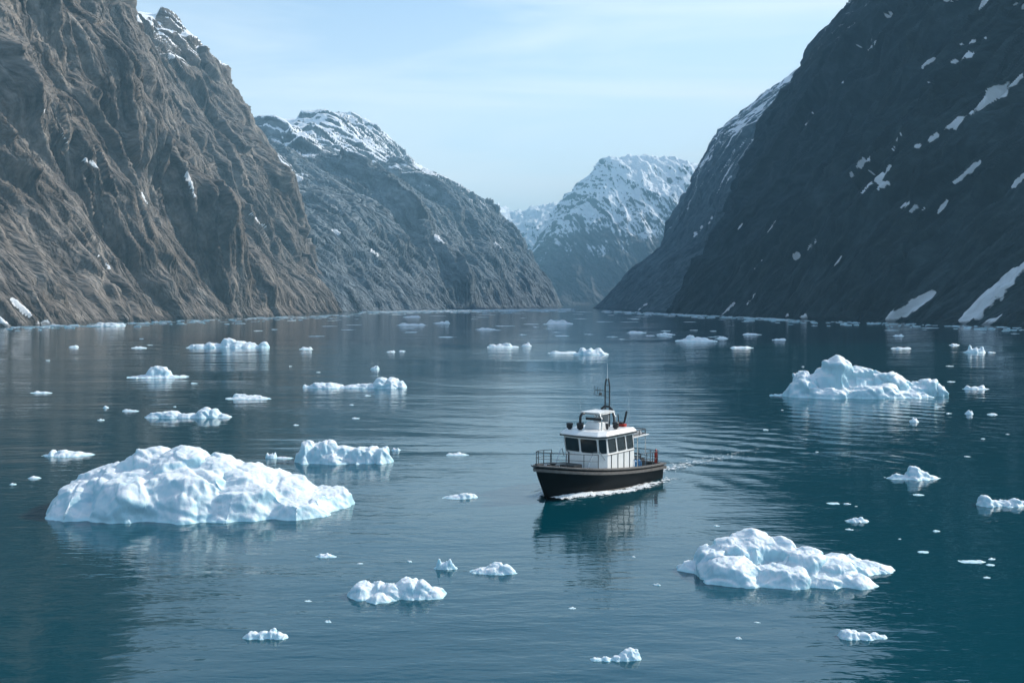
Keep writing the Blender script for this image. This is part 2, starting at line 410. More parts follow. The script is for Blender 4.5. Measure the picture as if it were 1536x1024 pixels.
# left wall, further
pL2 = [(-.05,-.05),(0,0),(.04,.127),(.106,.268),(.172,.41),(.227,.533),(.306,.62),(.392,.70),(.455,.72),(.526,.815),(.58,.90),(.65,.99),(.72,1.0)]
L2 = [(-190,1120,-1,.3,185,360),(-122,1340,-1,.3,232,410),(-46,1620,-1,.3,306,490),(32,1900,-1,.25,375,590),(86,2100,-1,.15,400,640),(106,2190,-1,.1,411,660),
      (106,2280,-.9,.5,372,640),(70,2450,-.5,.9,290,570),(0,2560,-.2,1,180,570)]
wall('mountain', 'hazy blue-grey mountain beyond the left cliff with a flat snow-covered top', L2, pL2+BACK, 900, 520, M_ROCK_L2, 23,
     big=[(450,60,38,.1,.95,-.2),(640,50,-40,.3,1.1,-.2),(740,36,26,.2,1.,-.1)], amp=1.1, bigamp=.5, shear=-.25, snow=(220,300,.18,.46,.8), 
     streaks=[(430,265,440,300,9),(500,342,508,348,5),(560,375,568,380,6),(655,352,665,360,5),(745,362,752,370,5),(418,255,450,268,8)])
# right wall, near
pR = [(-.05,-.05),(0,0),(.095,.11),(.23,.235),(.325,.30),(.42,.418),(.51,.553),(.585,.678),(.736,.80),(.91,.905),(1.05,.95)] + [(1.3,1.0),(2.0,1.05),(2.6,.6),(3.2,-.05)]
R1 = [(300,425,1,.3,260,200),(246,462,1,.1,420,225),(212,640,1,.05,415,215),(190,800,1,.0,400,226),(169,940,1,.0,392,238),(162,1000,1,0,392,240),(173,1060,.9,.5,366,238),(212,1130,.5,.86,225,212)]
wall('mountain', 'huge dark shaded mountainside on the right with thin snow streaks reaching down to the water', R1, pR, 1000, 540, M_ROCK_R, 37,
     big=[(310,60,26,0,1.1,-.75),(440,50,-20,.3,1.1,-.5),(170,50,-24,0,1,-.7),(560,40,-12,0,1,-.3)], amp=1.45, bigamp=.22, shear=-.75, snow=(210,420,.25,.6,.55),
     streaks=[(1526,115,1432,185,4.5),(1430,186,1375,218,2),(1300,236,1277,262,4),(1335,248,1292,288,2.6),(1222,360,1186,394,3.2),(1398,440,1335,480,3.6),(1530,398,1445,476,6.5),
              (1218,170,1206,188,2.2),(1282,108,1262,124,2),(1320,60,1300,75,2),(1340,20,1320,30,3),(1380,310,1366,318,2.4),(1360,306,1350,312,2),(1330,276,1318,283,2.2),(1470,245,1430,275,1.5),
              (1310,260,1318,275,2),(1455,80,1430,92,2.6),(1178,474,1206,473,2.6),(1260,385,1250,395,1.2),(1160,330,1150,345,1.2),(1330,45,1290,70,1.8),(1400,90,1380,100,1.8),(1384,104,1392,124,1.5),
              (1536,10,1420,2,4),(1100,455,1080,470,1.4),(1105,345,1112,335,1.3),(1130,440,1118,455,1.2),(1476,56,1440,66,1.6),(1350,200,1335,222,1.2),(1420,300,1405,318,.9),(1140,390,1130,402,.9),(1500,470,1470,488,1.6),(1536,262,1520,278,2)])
pR2 = [(-.04,-.04),(0,0),(.141,.132),(.27,.23),(.341,.331),(.40,.479),(.485,.615),(.60,.70),(.843,.889),(1.,1.)] + [(1.25,1.04),(1.9,1.02),(2.6,.6),(3.4,-.05)]
R2 = [(200,1080,1,.1,300,300),(160,1200,1,.1,330,300),(156,1420,1,.05,410,370),(147,1680,1,.0,470,410),(145,1730,1,0,470,410),(160,1800,.9,.5,350,410),(230,1880,.5,.86,180,400)]
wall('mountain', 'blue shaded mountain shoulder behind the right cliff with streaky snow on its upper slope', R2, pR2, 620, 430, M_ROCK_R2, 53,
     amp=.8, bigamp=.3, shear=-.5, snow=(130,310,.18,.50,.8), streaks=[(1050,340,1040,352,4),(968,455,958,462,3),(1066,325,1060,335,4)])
# far mountains
def far_st(pts, y0, y1):
    o = []
    for px, py in pts:
        x1 = (px-CX)/F*y1; o.append((x1*(y0*.5/y1+.5), y0, x1*(.5-y0*.5/y1)+1e-3, (y1-y0), max(4, z_at(px, py, y1)), math.hypot(y1-y0, x1*(.5-y0*.5/y1))))
    return o
pF = [(-.04,-.05),(0,0),(.15,.10),(.35,.32),(.5,.52),(.68,.78),(.85,.93),(1.,1.0),(1.25,1.0),(1.9,.9),(2.6,.4),(3.4,-.05)]
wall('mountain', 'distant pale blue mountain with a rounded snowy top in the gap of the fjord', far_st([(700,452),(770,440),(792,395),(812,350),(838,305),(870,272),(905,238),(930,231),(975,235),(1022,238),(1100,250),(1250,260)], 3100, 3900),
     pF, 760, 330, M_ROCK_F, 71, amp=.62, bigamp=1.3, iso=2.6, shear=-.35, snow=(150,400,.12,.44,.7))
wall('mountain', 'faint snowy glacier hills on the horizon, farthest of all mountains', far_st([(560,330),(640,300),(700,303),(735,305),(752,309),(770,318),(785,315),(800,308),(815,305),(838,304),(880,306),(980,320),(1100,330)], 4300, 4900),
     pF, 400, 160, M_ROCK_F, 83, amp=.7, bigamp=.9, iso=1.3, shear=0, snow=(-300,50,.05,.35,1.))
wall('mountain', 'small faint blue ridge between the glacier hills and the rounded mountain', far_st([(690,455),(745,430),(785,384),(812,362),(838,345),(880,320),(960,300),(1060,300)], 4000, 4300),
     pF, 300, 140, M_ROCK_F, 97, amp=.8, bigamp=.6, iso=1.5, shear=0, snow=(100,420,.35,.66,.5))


# ------------------------------------------------------------------ ice
def ice_piece(name, label, cat, group, x0, x1, wl, top, lumps=None, seed=0, depth=.55, rough=.08, pw=None, res=None, tilt=0., fringe=True):
    """a floe or berg whose waterline's near edge is seen at row wl, its crest at row top, its ends at columns x0 and x1"""
    rnd = random.Random(seed*7+3)
    Yf = ground((x0+x1)/2, wl)[1]
    W0 = (x1-x0)/F*Yf; dp = min(W0*depth, 14); Yc = Yf + dp*.42
    W = (x1-x0)/F*Yc
    cx = ((x0+x1)/2 - CX)/F*Yc
    Hh = max(.05, z_at((x0+x1)/2, top, Yc + dp*.1))
    if Hh > W*.6: Hh = W*.5
    if lumps is None:
        lumps = [(.5, 0, .45, .5, 1.0)]
        for i in range(rnd.randint(2, 5)):
            lumps.append((rnd.uniform(.18,.82), rnd.uniform(-.4,.4), rnd.uniform(.4,.95), rnd.uniform(.12,.28), rnd.uniform(.35,.6)))
        m = max(l[2] for l in lumps); lumps = [(a, b, c/m, d, e) for a,b,c,d,e in lumps]
    px_w = (x1-x0)*.667
    n = res or int(min(330, max(14, px_w*1.25))); m_ = max(12, int(n*.6))
    u = np.linspace(-.05, 1.05, n); v = np.linspace(-1.12, 1.12, m_)
    U, V = np.meshgrid(u, v, indexing='ij')
    X = (U-.5)*W; Yy = V*dp/2
    sc = max(W/7, .12)
    wob = n2(X/sc + seed*3.7, Yy/sc, seed)*.55 + n2(X/sc*2.7, Yy/sc*2.7 + seed, seed+1)*.3 + n2(X/sc*6, Yy/sc*6 + seed, seed+5)*.12
    Z = np.full_like(X, -1.)
    for (lu, lv, h, ru, rv) in lumps:
        a_, b_ = (U-lu)/ru, (V-lv)/rv
        rp_ = np.full_like(a_, -9.)
        for kk_ in range(6):
            an = (kk_ + rnd.uniform(-.3, .3))*math.pi/3; sc_ = rnd.uniform(.92, 1.18)
            rp_ = np.maximum(rp_, (a_*math.cos(an) + b_*math.sin(an))*sc_)
        r = .72*np.maximum(rp_, 0) + .28*np.hypot(a_, b_) + wob*.16
        tx, ty = rnd.uniform(-.35, .35), rnd.uniform(.0, .45)
        k_s = rnd.uniform(1.9, 2.6) if pw else 1.7
        top_ = 1 - .30*r + tx*a_*.3 + ty*b_*.3
        side_ = (1-np.clip(r, 0, 3))*k_s
        e_ = .12; hh_ = np.clip(.5 + .5*(side_-top_)/e_, 0, 1)
        zz = h*Hh*(side_*(1-hh_) + top_*hh_ - e_*hh_*(1-hh_))
        kk = (.07 if not pw else .04)*Hh + 1e-4
        hq = np.clip(.5 + .5*(zz-Z)/kk, 0, 1); Z = Z*(1-hq) + zz*hq + kk*hq*(1-hq)
    Z = np.clip(Z, -.55*max(Hh, .3), None)
    P = np.stack([X, Yy, Z], -1)
    N = normals(P); N[N[...,2] < 0] *= -1
    D = np.zeros_like(X)
    for (l, a) in ((1.7, .7), (.75, .22), (.33, .15), (.15, .09), (.07, .05)):
        L_ = max(sc*l, .03)
        q = n3(P[...,0]/L_ + seed, P[...,1]/L_, P[...,2]/L_*1.2, seed + int(l*100))
        D += a*(.45 - np.abs(q)*1.9)*sc*rough*2.4*(Hh/(W*.2))**.5
    for (l, a) in ((1.5, .75), (.62, .34), (.25, .14)):
        D += a*sc*rough*3.0*(Hh/(W*.2))**.5*cells(X/(sc*l) + seed*1.3 + P[...,2]/(sc*l)*.5, Yy/(sc*l) + P[...,2]/(sc*l)*.8, seed + int(l*100))
    edge = sstep(-.12*Hh, .06*Hh, Z)
    P = P + N*(D*(.25 + .75*edge))[...,None]
    P[..., 2] = np.maximum(P[..., 2], -.6*max(Hh,.3))
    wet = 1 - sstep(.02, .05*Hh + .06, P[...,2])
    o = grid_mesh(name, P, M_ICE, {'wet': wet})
    o.location = (cx, Yc, 0)
    # keep the crest where the photograph has it
    zc = P[..., 2].max()
    if zc > 0: o.scale = (1, 1, min(1.6, max(.6, Hh/zc)))
    return tag(o, label, cat, group)

BG = 'icebergs floating in the fjord'; FG = 'ice floes floating in the fjord'
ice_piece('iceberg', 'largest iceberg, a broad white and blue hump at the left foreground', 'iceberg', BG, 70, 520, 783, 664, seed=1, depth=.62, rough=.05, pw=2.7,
    lumps=[(.44,.05,1.0,.13,.62),(.36,.15,.90,.20,.60),(.22,.15,.70,.18,.55),(.10,0,.36,.11,.42),(.55,.1,.86,.16,.62),(.66,.05,.72,.16,.6),(.78,.05,.55,.15,.58),
           (.90,.0,.32,.10,.5),(.955,.1,.30,.055,.28),(.50,-.30,.74,.17,.62),(.68,-.35,.52,.17,.55),(.33,-.28,.66,.20,.62),(.85,-.3,.36,.13,.5),(.75,.3,.62,.06,.3),(.17,-.15,.52,.16,.6)])
ice_piece('iceberg', 'tall pointed iceberg on the right with a pale blue hollow, farther out than the boat', 'iceberg', BG, 1166, 1420, 598, 531, seed=2, depth=.5, rough=.075, pw=3.2,
    lumps=[(.36,.1,1.0,.12,.5),(.30,.1,.74,.15,.5),(.17,.05,.66,.12,.55),(.13,-.1,.42,.10,.5),(.47,.1,.74,.14,.5),(.60,.2,.66,.12,.5),(.70,.15,.50,.13,.5),(.82,.1,.30,.12,.4),
           (.91,.15,.44,.06,.35),(.955,.1,.28,.05,.3),(.45,-.5,.30,.18,.42),(.60,-.4,.30,.14,.4),(.28,-.5,.26,.15,.4),(.75,-.35,.20,.14,.35),(.04,.1,.07,.07,.2)])
ice_piece('iceberg', 'lumpy white iceberg with a low tail to its right, in the right foreground', 'iceberg', BG, 1026, 1356, 882, 795, seed=3, depth=.62, rough=.06, pw=2.9,
    lumps=[(.34,.3,1.0,.15,.5),(.25,.2,.86,.13,.5),(.14,.1,.66,.09,.5),(.47,.25,.84,.10,.5),(.54,-.15,.74,.12,.5),(.42,-.45,.50,.16,.45),(.22,-.35,.50,.15,.5),(.64,-.2,.46,.12,.5),
           (.72,.1,.36,.13,.5),(.83,.2,.24,.14,.34),(.93,.25,.20,.08,.18),(.05,.25,.2,.06,.25),(.70,-.5,.28,.11,.4),(.60,-.6,.28,.10,.35)])
ice_piece('iceberg', 'blocky small iceberg just behind the largest one, with a steep left end', 'iceberg', BG, 443, 586, 697, 659, seed=4, depth=.5, rough=.075,
    lumps=[(.10,.2,.98,.13,.8),(.22,.25,.80,.2,.8),(.33,.2,.95,.17,.8),(.48,.2,.74,.2,.8),(.66,.2,.66,.2,.8),(.8,.2,.72,.13,.8),(.91,.1,.76,.12,.8),(.45,-.45,.35,.25,.4),(.35,-.3,.45,.16,.45)])
ice_piece('ice_floe', 'rough granular snow-white floe, the widest of the small ones near the bottom', 'ice floe', FG, 517, 667, 904, 865, seed=5, depth=.6, rough=.075,
    lumps=[(.18,.1,.80,.17,.7),(.3,.2,.78,.14,.6),(.45,.1,.66,.2,.7),(.62,.15,1.0,.18,.7),(.75,.1,.84,.15,.6),(.88,0,.45,.12,.5),(.34,-.55,.4,.12,.4)])
ice_piece('ice_floe', 'long low floe with a tall lump at its right end, left of the fjord centre', 'ice floe', FG, 462, 610, 583, 565, seed=6, depth=.35, rough=.10,
    lumps=[(.1,0,.42,.14,.7),(.25,0,.42,.16,.7),(.42,0,.36,.2,.6),(.6,0,.45,.12,.7),(.74,.05,.95,.12,.8),(.86,.05,.98,.10,.8),(.95,0,.8,.06,.6)])
ice_piece('ice_floe', 'long floe with a rounded knob right of its middle, above the largest iceberg', 'ice floe', FG, 218, 344, 628, 610, seed=7, depth=.4, rough=.07,
    lumps=[(.12,0,.5,.14,.7),(.3,0,.62,.18,.7),(.5,0,.42,.2,.7),(.70,.05,1.0,.13,.8),(.8,0,.8,.1,.6),(.92,0,.3,.09,.4)])
ice_piece('ice_floe', 'hat-shaped floe with a domed middle and thin rim, near the left shore', 'ice floe', FG, 193, 278, 567, 548, seed=8, depth=.45, rough=.07,
    lumps=[(.5,0,.25,.52,1.),(.45,.1,1.0,.2,.7),(.56,.05,.95,.17,.6),(.65,0,.7,.12,.6)])
ice_piece('ice_floe', 'wide low blue-white floe with a peak near its middle, close to the left cliff', 'ice floe', FG, 283, 402, 522, 506, seed=9, depth=.45, rough=.10,
    lumps=[(.14,0,.34,.16,.6),(.3,0,.5,.16,.6),(.5,.05,1.0,.14,.6),(.62,0,.62,.14,.7),(.78,0,.5,.14,.7),(.94,0,.6,.07,.5)])
ice_piece('ice_floe', 'peaked floe with a low left wing, on dark water at the right', 'ice floe', FG, 1333, 1413, 720, 698, seed=10, depth=.5, rough=.075,
    lumps=[(.5,0,.2,.5,.8),(.55,.1,1.,.18,.7),(.68,.05,.65,.16,.6),(.2,0,.35,.18,.4),(.85,0,.25,.14,.5)])
ice_piece('ice_floe', 'twin-humped white floe cut by the right edge of the picture', 'ice floe', FG, 1471, 1556, 761, 741, seed=11, depth=.5, rough=.09,
    lumps=[(.15,0,1.,.15,.8),(.3,0,.55,.15,.6),(.5,0,.4,.2,.7),(.66,0,.6,.14,.6),(.85,0,.4,.14,.6)])
ice_piece('ice_floe', 'oblong granular floe at the bottom right, below the tailed iceberg', 'ice floe', FG, 1261, 1338, 961, 943, seed=12, depth=.5, rough=.075,
    lumps=[(.2,.1,1.,.16,.7),(.36,.1,.8,.16,.7),(.55,.05,.7,.2,.7),(.75,0,.6,.16,.6),(.9,0,.35,.1,.4)])
ice_piece('ice_floe', 'tadpole-shaped floe with a thick right end, lowest floe in the picture', 'ice floe', FG, 888, 964, 993, 971, seed=13, depth=.5, rough=.075,
    lumps=[(.12,-.3,.28,.13,.4),(.3,-.3,.35,.15,.35),(.5,-.15,.45,.15,.45),(.78,.1,1.,.2,.7),(.66,0,.7,.15,.6),(.9,.15,.85,.1,.5)])
ice_piece('ice_floe', 'wedge-shaped granular floe at the bottom left, alone on blue water', 'ice floe', FG, 360, 429, 961, 941, seed=14, depth=.55, rough=.10,
    lumps=[(.2,.1,.72,.2,.7),(.42,.1,.75,.2,.7),(.64,.15,1.,.14,.6),(.76,0,.7,.14,.6),(.9,-.1,.35,.1,.4)])
FL = [  # left, right, waterline, top, label
 (703,773,861,842,'oblong white floe, right one of the pair below the boat'),
 (649,686,854,836,'rounded little floe, left one of the pair below the boat'),
 (665,714,748,738,'small flat floe between the blocky iceberg and the boat'),
 (64,133,685,673,'flat pointed floe beside the left edge, just above the largest iceberg'),
 (340,404,599,590,'thin floe with a raised right end, between two long floes on the left'),
 (1012,1072,512,502,'flat-topped floe with a blue base, far out to the right of centre'),
 (1448,1479,529,517,'small jagged floe with a flat rim, far out near the right edge'),
 (1447,1483,584,577,'flat sliver of ice right of the pointed iceberg'),
 (862,911,532,521,'pale broken floe straight beyond the mast of the boat'),
 (824,866,530,526,'thin flat ice sheet left of the pale broken floe'),
 (732,776,521,514,'low hazy floe in the middle of the fjord'),
 (783,797,519,513,'tiny hazy lump right beside the low hazy floe'),
 (815,860,486,479,'wide distant floe below the gap between the mountains'),
 (43,77,590,586,'flat brick-like ice slab near the left edge'),
 (470,502,836,828,'low ice patch right of the largest iceberg reflection'),
 (669,703,683,678,'thin low floe halfway between the blocky iceberg and the boat'),
 (397,413,687,678,'small lump peeking out behind the right shoulder of the largest iceberg'),
 (408,438,688,684,'thin sliver of ice left of the blocky iceberg'),
 (586,600,676,671,'little ice chunk right beside the blocky iceberg'),
 (1274,1306,783,774,'small wedge of ice right of the tailed iceberg top'),
 (1366,1380,633,626,'round ice chunk in the reflection of the pointed iceberg'),
 (1450,1462,621,613,'round bright ice chunk on dark water at the right'),
 (1484,1498,622,619,'first chunk of the dotted ice line at the right edge'),
 (555,568,554,548,'round chunk above the long floe with a tall right end'),
 (182,206,617,613,'small flat slab left of the floe with a knob'),
 (152,161,612,608,'tiny chunk left of the small flat slab'),
 (197,220,522,519,'flat slab near the left cliff above the hat-shaped floe'),
 (103,117,521,517,'small chunk near the left cliff, leftmost of its row'),
 (450,470,524,520,'small floe right of the wide low blue-white floe'),
 (580,593,528,525,'left chunk of two small chunks in the left half of the channel'),
 (598,608,527,525,'right chunk of two small chunks in the left half of the channel'),
 (1447,1483,844,839,'thin flat floe at the right edge below the twin-humped floe'),
 (1486,1499,848,845,'tiny flat chip right beside the thin flat floe at the right edge'),
 (1383,1399,829,826,'narrow ice chip above the tail tip of the right foreground iceberg'),
 (1404,1415,797,794,'tiny ice chip on dark water above the narrow ice chip'),
 (1374,1390,743,740,'flat chip just below the peaked floe'),
 (38,57,718,713,'small floe left of the largest iceberg'),
 (10,19,727,724,'tiny chip at the left edge beside the largest iceberg'),
 (1244,1262,756,753,'flat chip between the boat wake and the twin-humped floe'),
 (1095,1128,522,519,'flat floe left of the pointed iceberg, farther out'),
 (1338,1368,523,520,'thin flat floe straight beyond the pointed iceberg'),
 (985,1012,502,498,'small distant slab left of the flat-topped floe'),
 (940,969,499,496,'distant thin slab with a knob, right of centre'),
 (1115,1141,502,499,'distant slab right of the flat-topped floe'),
 (1075,1092,508,504,'small lump close to the right end of the flat-topped floe'),
 (650,674,485,481,'distant flat floe left of the channel middle'),
 (603,630,476,473,'distant bluish slab close to the far left shore'),
 (594,640,488,484,'longer distant slab below the bluish slab on the left'),
 (712,742,494,491,'thin distant floe left of the wide distant one'),
 (1424,1440,518,515,'thin distant chip left of the small jagged floe'),
 (1483,1494,529,527,'thin chip touching the small jagged floe'),
 (1340,1356,504,501,'distant chip above the thin flat floe beyond the pointed iceberg'),
 (1160,1180,510,507,'distant flat chip between the flat-topped floe and the right cliff'),
 (140,186,489,483,'ice block pushed against the foot of the left cliff'),
 (1178,1208,477,471,'rounded snow-covered block at the foot of the right cliff'),
]
rndf = random.Random(5)
for i, (a, b, c, d, lab) in enumerate(FL):
    small = (b-a) < 24
    lum = [(.5,0,.55,.52,1.0)] + [(rndf.uniform(.15,.85), rndf.uniform(-.3,.3), rndf.uniform(.6,1), rndf.uniform(.12,.24), rndf.uniform(.4,.7)) for _ in range(3)]
    ice_piece('ice_floe', lab, 'ice floe', FG, a, b, c, d, lumps=lum, seed=20+i, depth=.5 if not small else .8, rough=.085)

# tiny fragments nobody could tell apart: seven shapes, copied
protos = []
for i in range(7):
    o = ice_piece('ice_chunk', 'x', 'ice chunk', None, 700, 716, 800, 795, seed=100+i, depth=.8, rough=.15, res=16)
    protos.append(o)
rc = random.Random(12)
used = set(); nfrag = 0
def frag(px, py, wpx, region):
    global nfrag
    k = rc.randrange(7); src = protos[k]
    if k in used:
        o = src.copy(); COL.objects.link(o)
    else: o = src; used.add(k)
    g = ground(px, py); w = wpx/F*g[1]; base = 16/F*ground(708, 800)[1]
    sx = w/base; flat = min(1, .14/(.10*sx+1e-6))
    o.location = (g[0], g[1], 0); o.scale = (sx, sx*rc.uniform(.7,1), sx*flat*rc.uniform(.5,1.1)); o.rotation_euler = (0,0,rc.uniform(-.5,.5))
    tag(o, region[0], 'ice chunk', region[1]); nfrag += 1
REG = {'far': ('small white ice chunk drifting far off near the head of the fjord', 'ice chunks far off near the head of the fjord'),
       'left': ('small ice chunk drifting in the brown reflection of the left cliff', 'ice chunks in the reflection of the left cliff'),
       'right': ('small ice chunk drifting on the dark water at the right', 'ice chunks on the dark water at the right'),
       'mid': ('tiny ice chip drifting on the blue water in the foreground', 'ice chips on the blue foreground water')}
for _ in range(95):
    py = 466 + 44*rc.random()**1.6; px = rc.gauss(800, 260) if rc.random() < .6 else rc.uniform(250, 1500)
    lim = 500 - (py-462)*16
    if px < 540 - (py-466)*22 or px > 900 + (py-464)*24 or not (0 < px < 1536): continue
    frag(px, py, rc.uniform(8, 30), REG['far'])
for _ in range(12): frag(rc.uniform(30, 560), rc.uniform(492, 640), rc.uniform(5, 12), REG['left'])
for _ in range(24): frag(rc.uniform(1060, 1530), rc.uniform(492, 880), rc.uniform(4, 13), REG['right'])
for (x, y) in ((462,901),(492,932),(614,842),(858,912),(950,835),(1108,957),(1136,933),(985,877),(540,845),(1130,830)): frag(x, y, rc.uniform(5, 12), REG['mid'])

# brash ice along the far shores: countless slivers, one mass
def brash():
    rr = np.random.RandomState(4); vs, fs = [], []
    def sliver(px, py, w, d, h):
        g = ground(px, py); sc = g[1]/F; n = 9
        w, d = w*sc, d*sc*6
        base = len(vs); an = np.linspace(0, 2*math.pi, n, endpoint=False)
        rad = 1 + rr.uniform(-.35, .25, n)
        for a, r_ in zip(an, rad): vs.append((g[0]+math.cos(a)*r_*w/2, g[1]+math.sin(a)*r_*d/2, -.05))
        for a, r_ in zip(an, rad): vs.append((g[0]+math.cos(a)*r_*w/2*.85, g[1]+math.sin(a)*r_*d/2*.85, h*rr.uniform(.6, 1.3)))
        vs.append((g[0], g[1], h*1.3))
        for i in range(n):
            j = (i+1) % n; fs.append((base+i, base+j, base+n+j, base+n+i)); fs.append((base+n+i, base+n+j, base+2*n))
    for _ in range(520):                                     # band in front of the left shore and the head of the fjord
        t = rr.rand(); px = 540 + 320*t; py = 463.2 + (1-t)*3.2 + abs(rr.normal())*2.0
        sliver(px, py, rr.uniform(4, 16), rr.uniform(.2, .6), rr.uniform(.15, .5))
    for _ in range(260):
        t = rr.rand(); px = 905 + 290*t; py = 465.5 + t*14 + abs(rr.normal())*2
        sliver(px, py, rr.uniform(3, 14), rr.uniform(.2, .6), rr.uniform(.1, .4))
    for _ in range(230):
        px = rr.uniform(10, 540); py = 491 - px/520*20 + abs(rr.normal())*3
        sliver(px, py, rr.uniform(3, 18), rr.uniform(.15, .5), rr.uniform(.06, .3))
    for _ in range(120):
        px = rr.uniform(1150, 1536); py = 479 + (px-1180)/356*12 + abs(rr.normal())*3
        sliver(px, py, rr.uniform(3, 14), rr.uniform(.15, .5), rr.uniform(.06, .25))
    me = bpy.data.meshes.new('brash_ice'); me.from_pydata(vs, [], fs); me.materials.append(M_ICE); me.update()
    o = bpy.data.objects.new('brash_ice', me); COL.objects.link(o)
    tag(o, 'thin belt of broken ice drifting along the far shores', 'brash ice', kind='stuff')
brash()


# ------------------------------------------------------------------ the boat (x: to the bow, y: to port, z: up, origin amidships on the waterline)
M_HULL = plain('hull_black', (.003,.0045,.006), .38, 0, .3, 1.5, 0)
M_HULL.node_tree.nodes['Principled BSDF'].inputs['Specular IOR Level'].default_value = .1
M_STRAKE = plain('rubbing_strake', (.15,.14,.13), .6, 0, .25, 4)
M_WHITE = plain('white_paint', (.80,.80,.78), .35, 0, .04, 2)
M_DECK = plain('deck_grey', (.18,.20,.21), .8)
M_DARK = plain('dark_paint', (.015,.017,.02), .45)
M_STEEL = plain('rail_steel', (.08,.085,.09), .35, .6)
M_BRIGHT = plain('bright_steel', (.6,.62,.63), .25, .9)
M_RED = plain('red_paint', (.45,.03,.015), .45)
M_BLUE = plain('blue_plastic', (.03,.16,.35), .4)
M_CANVAS = plain('canvas', (.45,.48,.50), .8)
def glass():
    t = NT('window_glass')
    t.b.inputs['Base Color'].default_value = (.012,.02,.024,1); t.b.inputs['Roughness'].default_value = .05; t.b.inputs['IOR'].default_value = 1.5
    return t.m
M_GLASS = glass()

class MB:
    def __init__(s): s.v, s.f = [], []
    def box(s, c, size, rz=0, ry=0):
        b = len(s.v); hx, hy, hz = (k/2 for k in size)
        m = Matrix.Rotation(rz, 3, 'Z') @ Matrix.Rotation(ry, 3, 'Y')
        for x in (-hx, hx):
            for y in (-hy, hy):
                for z in (-hz, hz): s.v.append(tuple(Vector(c) + m @ Vector((x, y, z))))
        for q in ((0,1,3,2),(4,6,7,5),(0,4,5,1),(2,3,7,6),(0,2,6,4),(1,5,7,3)): s.f.append(tuple(b+i for i in q))
        return s
    def tube(s, pts, r=.03, n=7, r2=None):
        pts = [Vector(p) for p in pts]; b = len(s.v); N = len(pts)
        for i, p in enumerate(pts):
            d = (pts[min(i+1, N-1)] - pts[max(i-1, 0)]).normalized()
            a = d.cross(Vector((0,0,1)) if abs(d.z) < .9 else Vector((1,0,0))).normalized(); c = d.cross(a)
            rr = r if r2 is None else r + (r2-r)*i/(N-1)
            for k in range(n):
                an = 2*math.pi*k/n; s.v.append(tuple(p + a*math.cos(an)*rr + c*math.sin(an)*rr))
        for i in range(N-1):
            for k in range(n):
                l = (k+1) % n; s.f.append((b+i*n+k, b+i*n+l, b+(i+1)*n+l, b+(i+1)*n+k))
        s.f.append(tuple(b+k for k in range(n))[::-1]); s.f.append(tuple(b+(N-1)*n+k for k in range(n)))
        return s
    def lathe(s, c, prof, n=16):
        b = len(s.v); c = Vector(c)
        for r, z in prof:
            for k in range(n): s.v.append((c.x+r*math.cos(2*math.pi*k/n), c.y+r*math.sin(2*math.pi*k/n), c.z+z))
        for i in range(len(prof)-1):
            for k in range(n):
                l = (k+1) % n; s.f.append((b+i*n+k, b+i*n+l, b+(i+1)*n+l, b+(i+1)*n+k))
        s.f.append(tuple(b+k for k in range(n))[::-1]); s.f.append(tuple(b+(len(prof)-1)*n+k for k in range(n)))
        return s
    def slab(s, poly, z0, z1, top=None):
        """poly: xy outline; top: outline at z1 when it differs"""
        b = len(s.v); n = len(poly); top = top or poly
        for x, y in poly: s.v.append((x, y, z0))
        for x, y in top: s.v.append((x, y, z1))
        for i in range(n):
            j = (i+1) % n; s.f.append((b+i, b+j, b+n+j, b+n+i))
        s.f.append(tuple(b+i for i in range(n))[::-1]); s.f.append(tuple(b+n+i for i in range(n)))
        return s
    def grid(s, rows):
        b = len(s.v); m = len(rows[0])
        for r in rows: s.v.extend(tuple(p) for p in r)
        for i in range(len(rows)-1):
            for j in range(m-1): s.f.append((b+i*m+j, b+(i+1)*m+j, b+(i+1)*m+j+1, b+i*m+j+1))
        return s
    def build(s, name, mat, parent=None, bevel=0, smooth=False):
        zz = lambda z: z if z < 2.4 else (2.4+(z-2.4)*.88 if z < 4 else z-.19)
        s.v = [(p[0], p[1], zz(p[2])) for p in s.v]
        me = bpy.data.meshes.new(name); me.from_pydata(s.v, [], s.f); me.materials.append(mat)
        bm = bmesh.new(); bm.from_mesh(me); bmesh.ops.recalc_face_normals(bm, faces=bm.faces)
        if bevel: bmesh.ops.bevel(bm, geom=list(bm.edges), offset=bevel, segments=2, affect='EDGES', clamp_overlap=True)
        bm.to_mesh(me); bm.free()
        if smooth: me.polygons.foreach_set('use_smooth', [True]*len(me.polygons))
        o = bpy.data.objects.new(name, me); COL.objects.link(o); o.parent = parent
        return o

boat = bpy.data.objects.new('motor_boat', None); COL.objects.link(boat)
cb = BOW + 6.0*TRK
boat.location = (cb[0], cb[1], 0); boat.rotation_euler = (0, 0, math.atan2(-TRK[1], -TRK[0]))
tag(boat, 'small black-hulled motor boat with a white wheelhouse cruising towards the camera', 'boat')

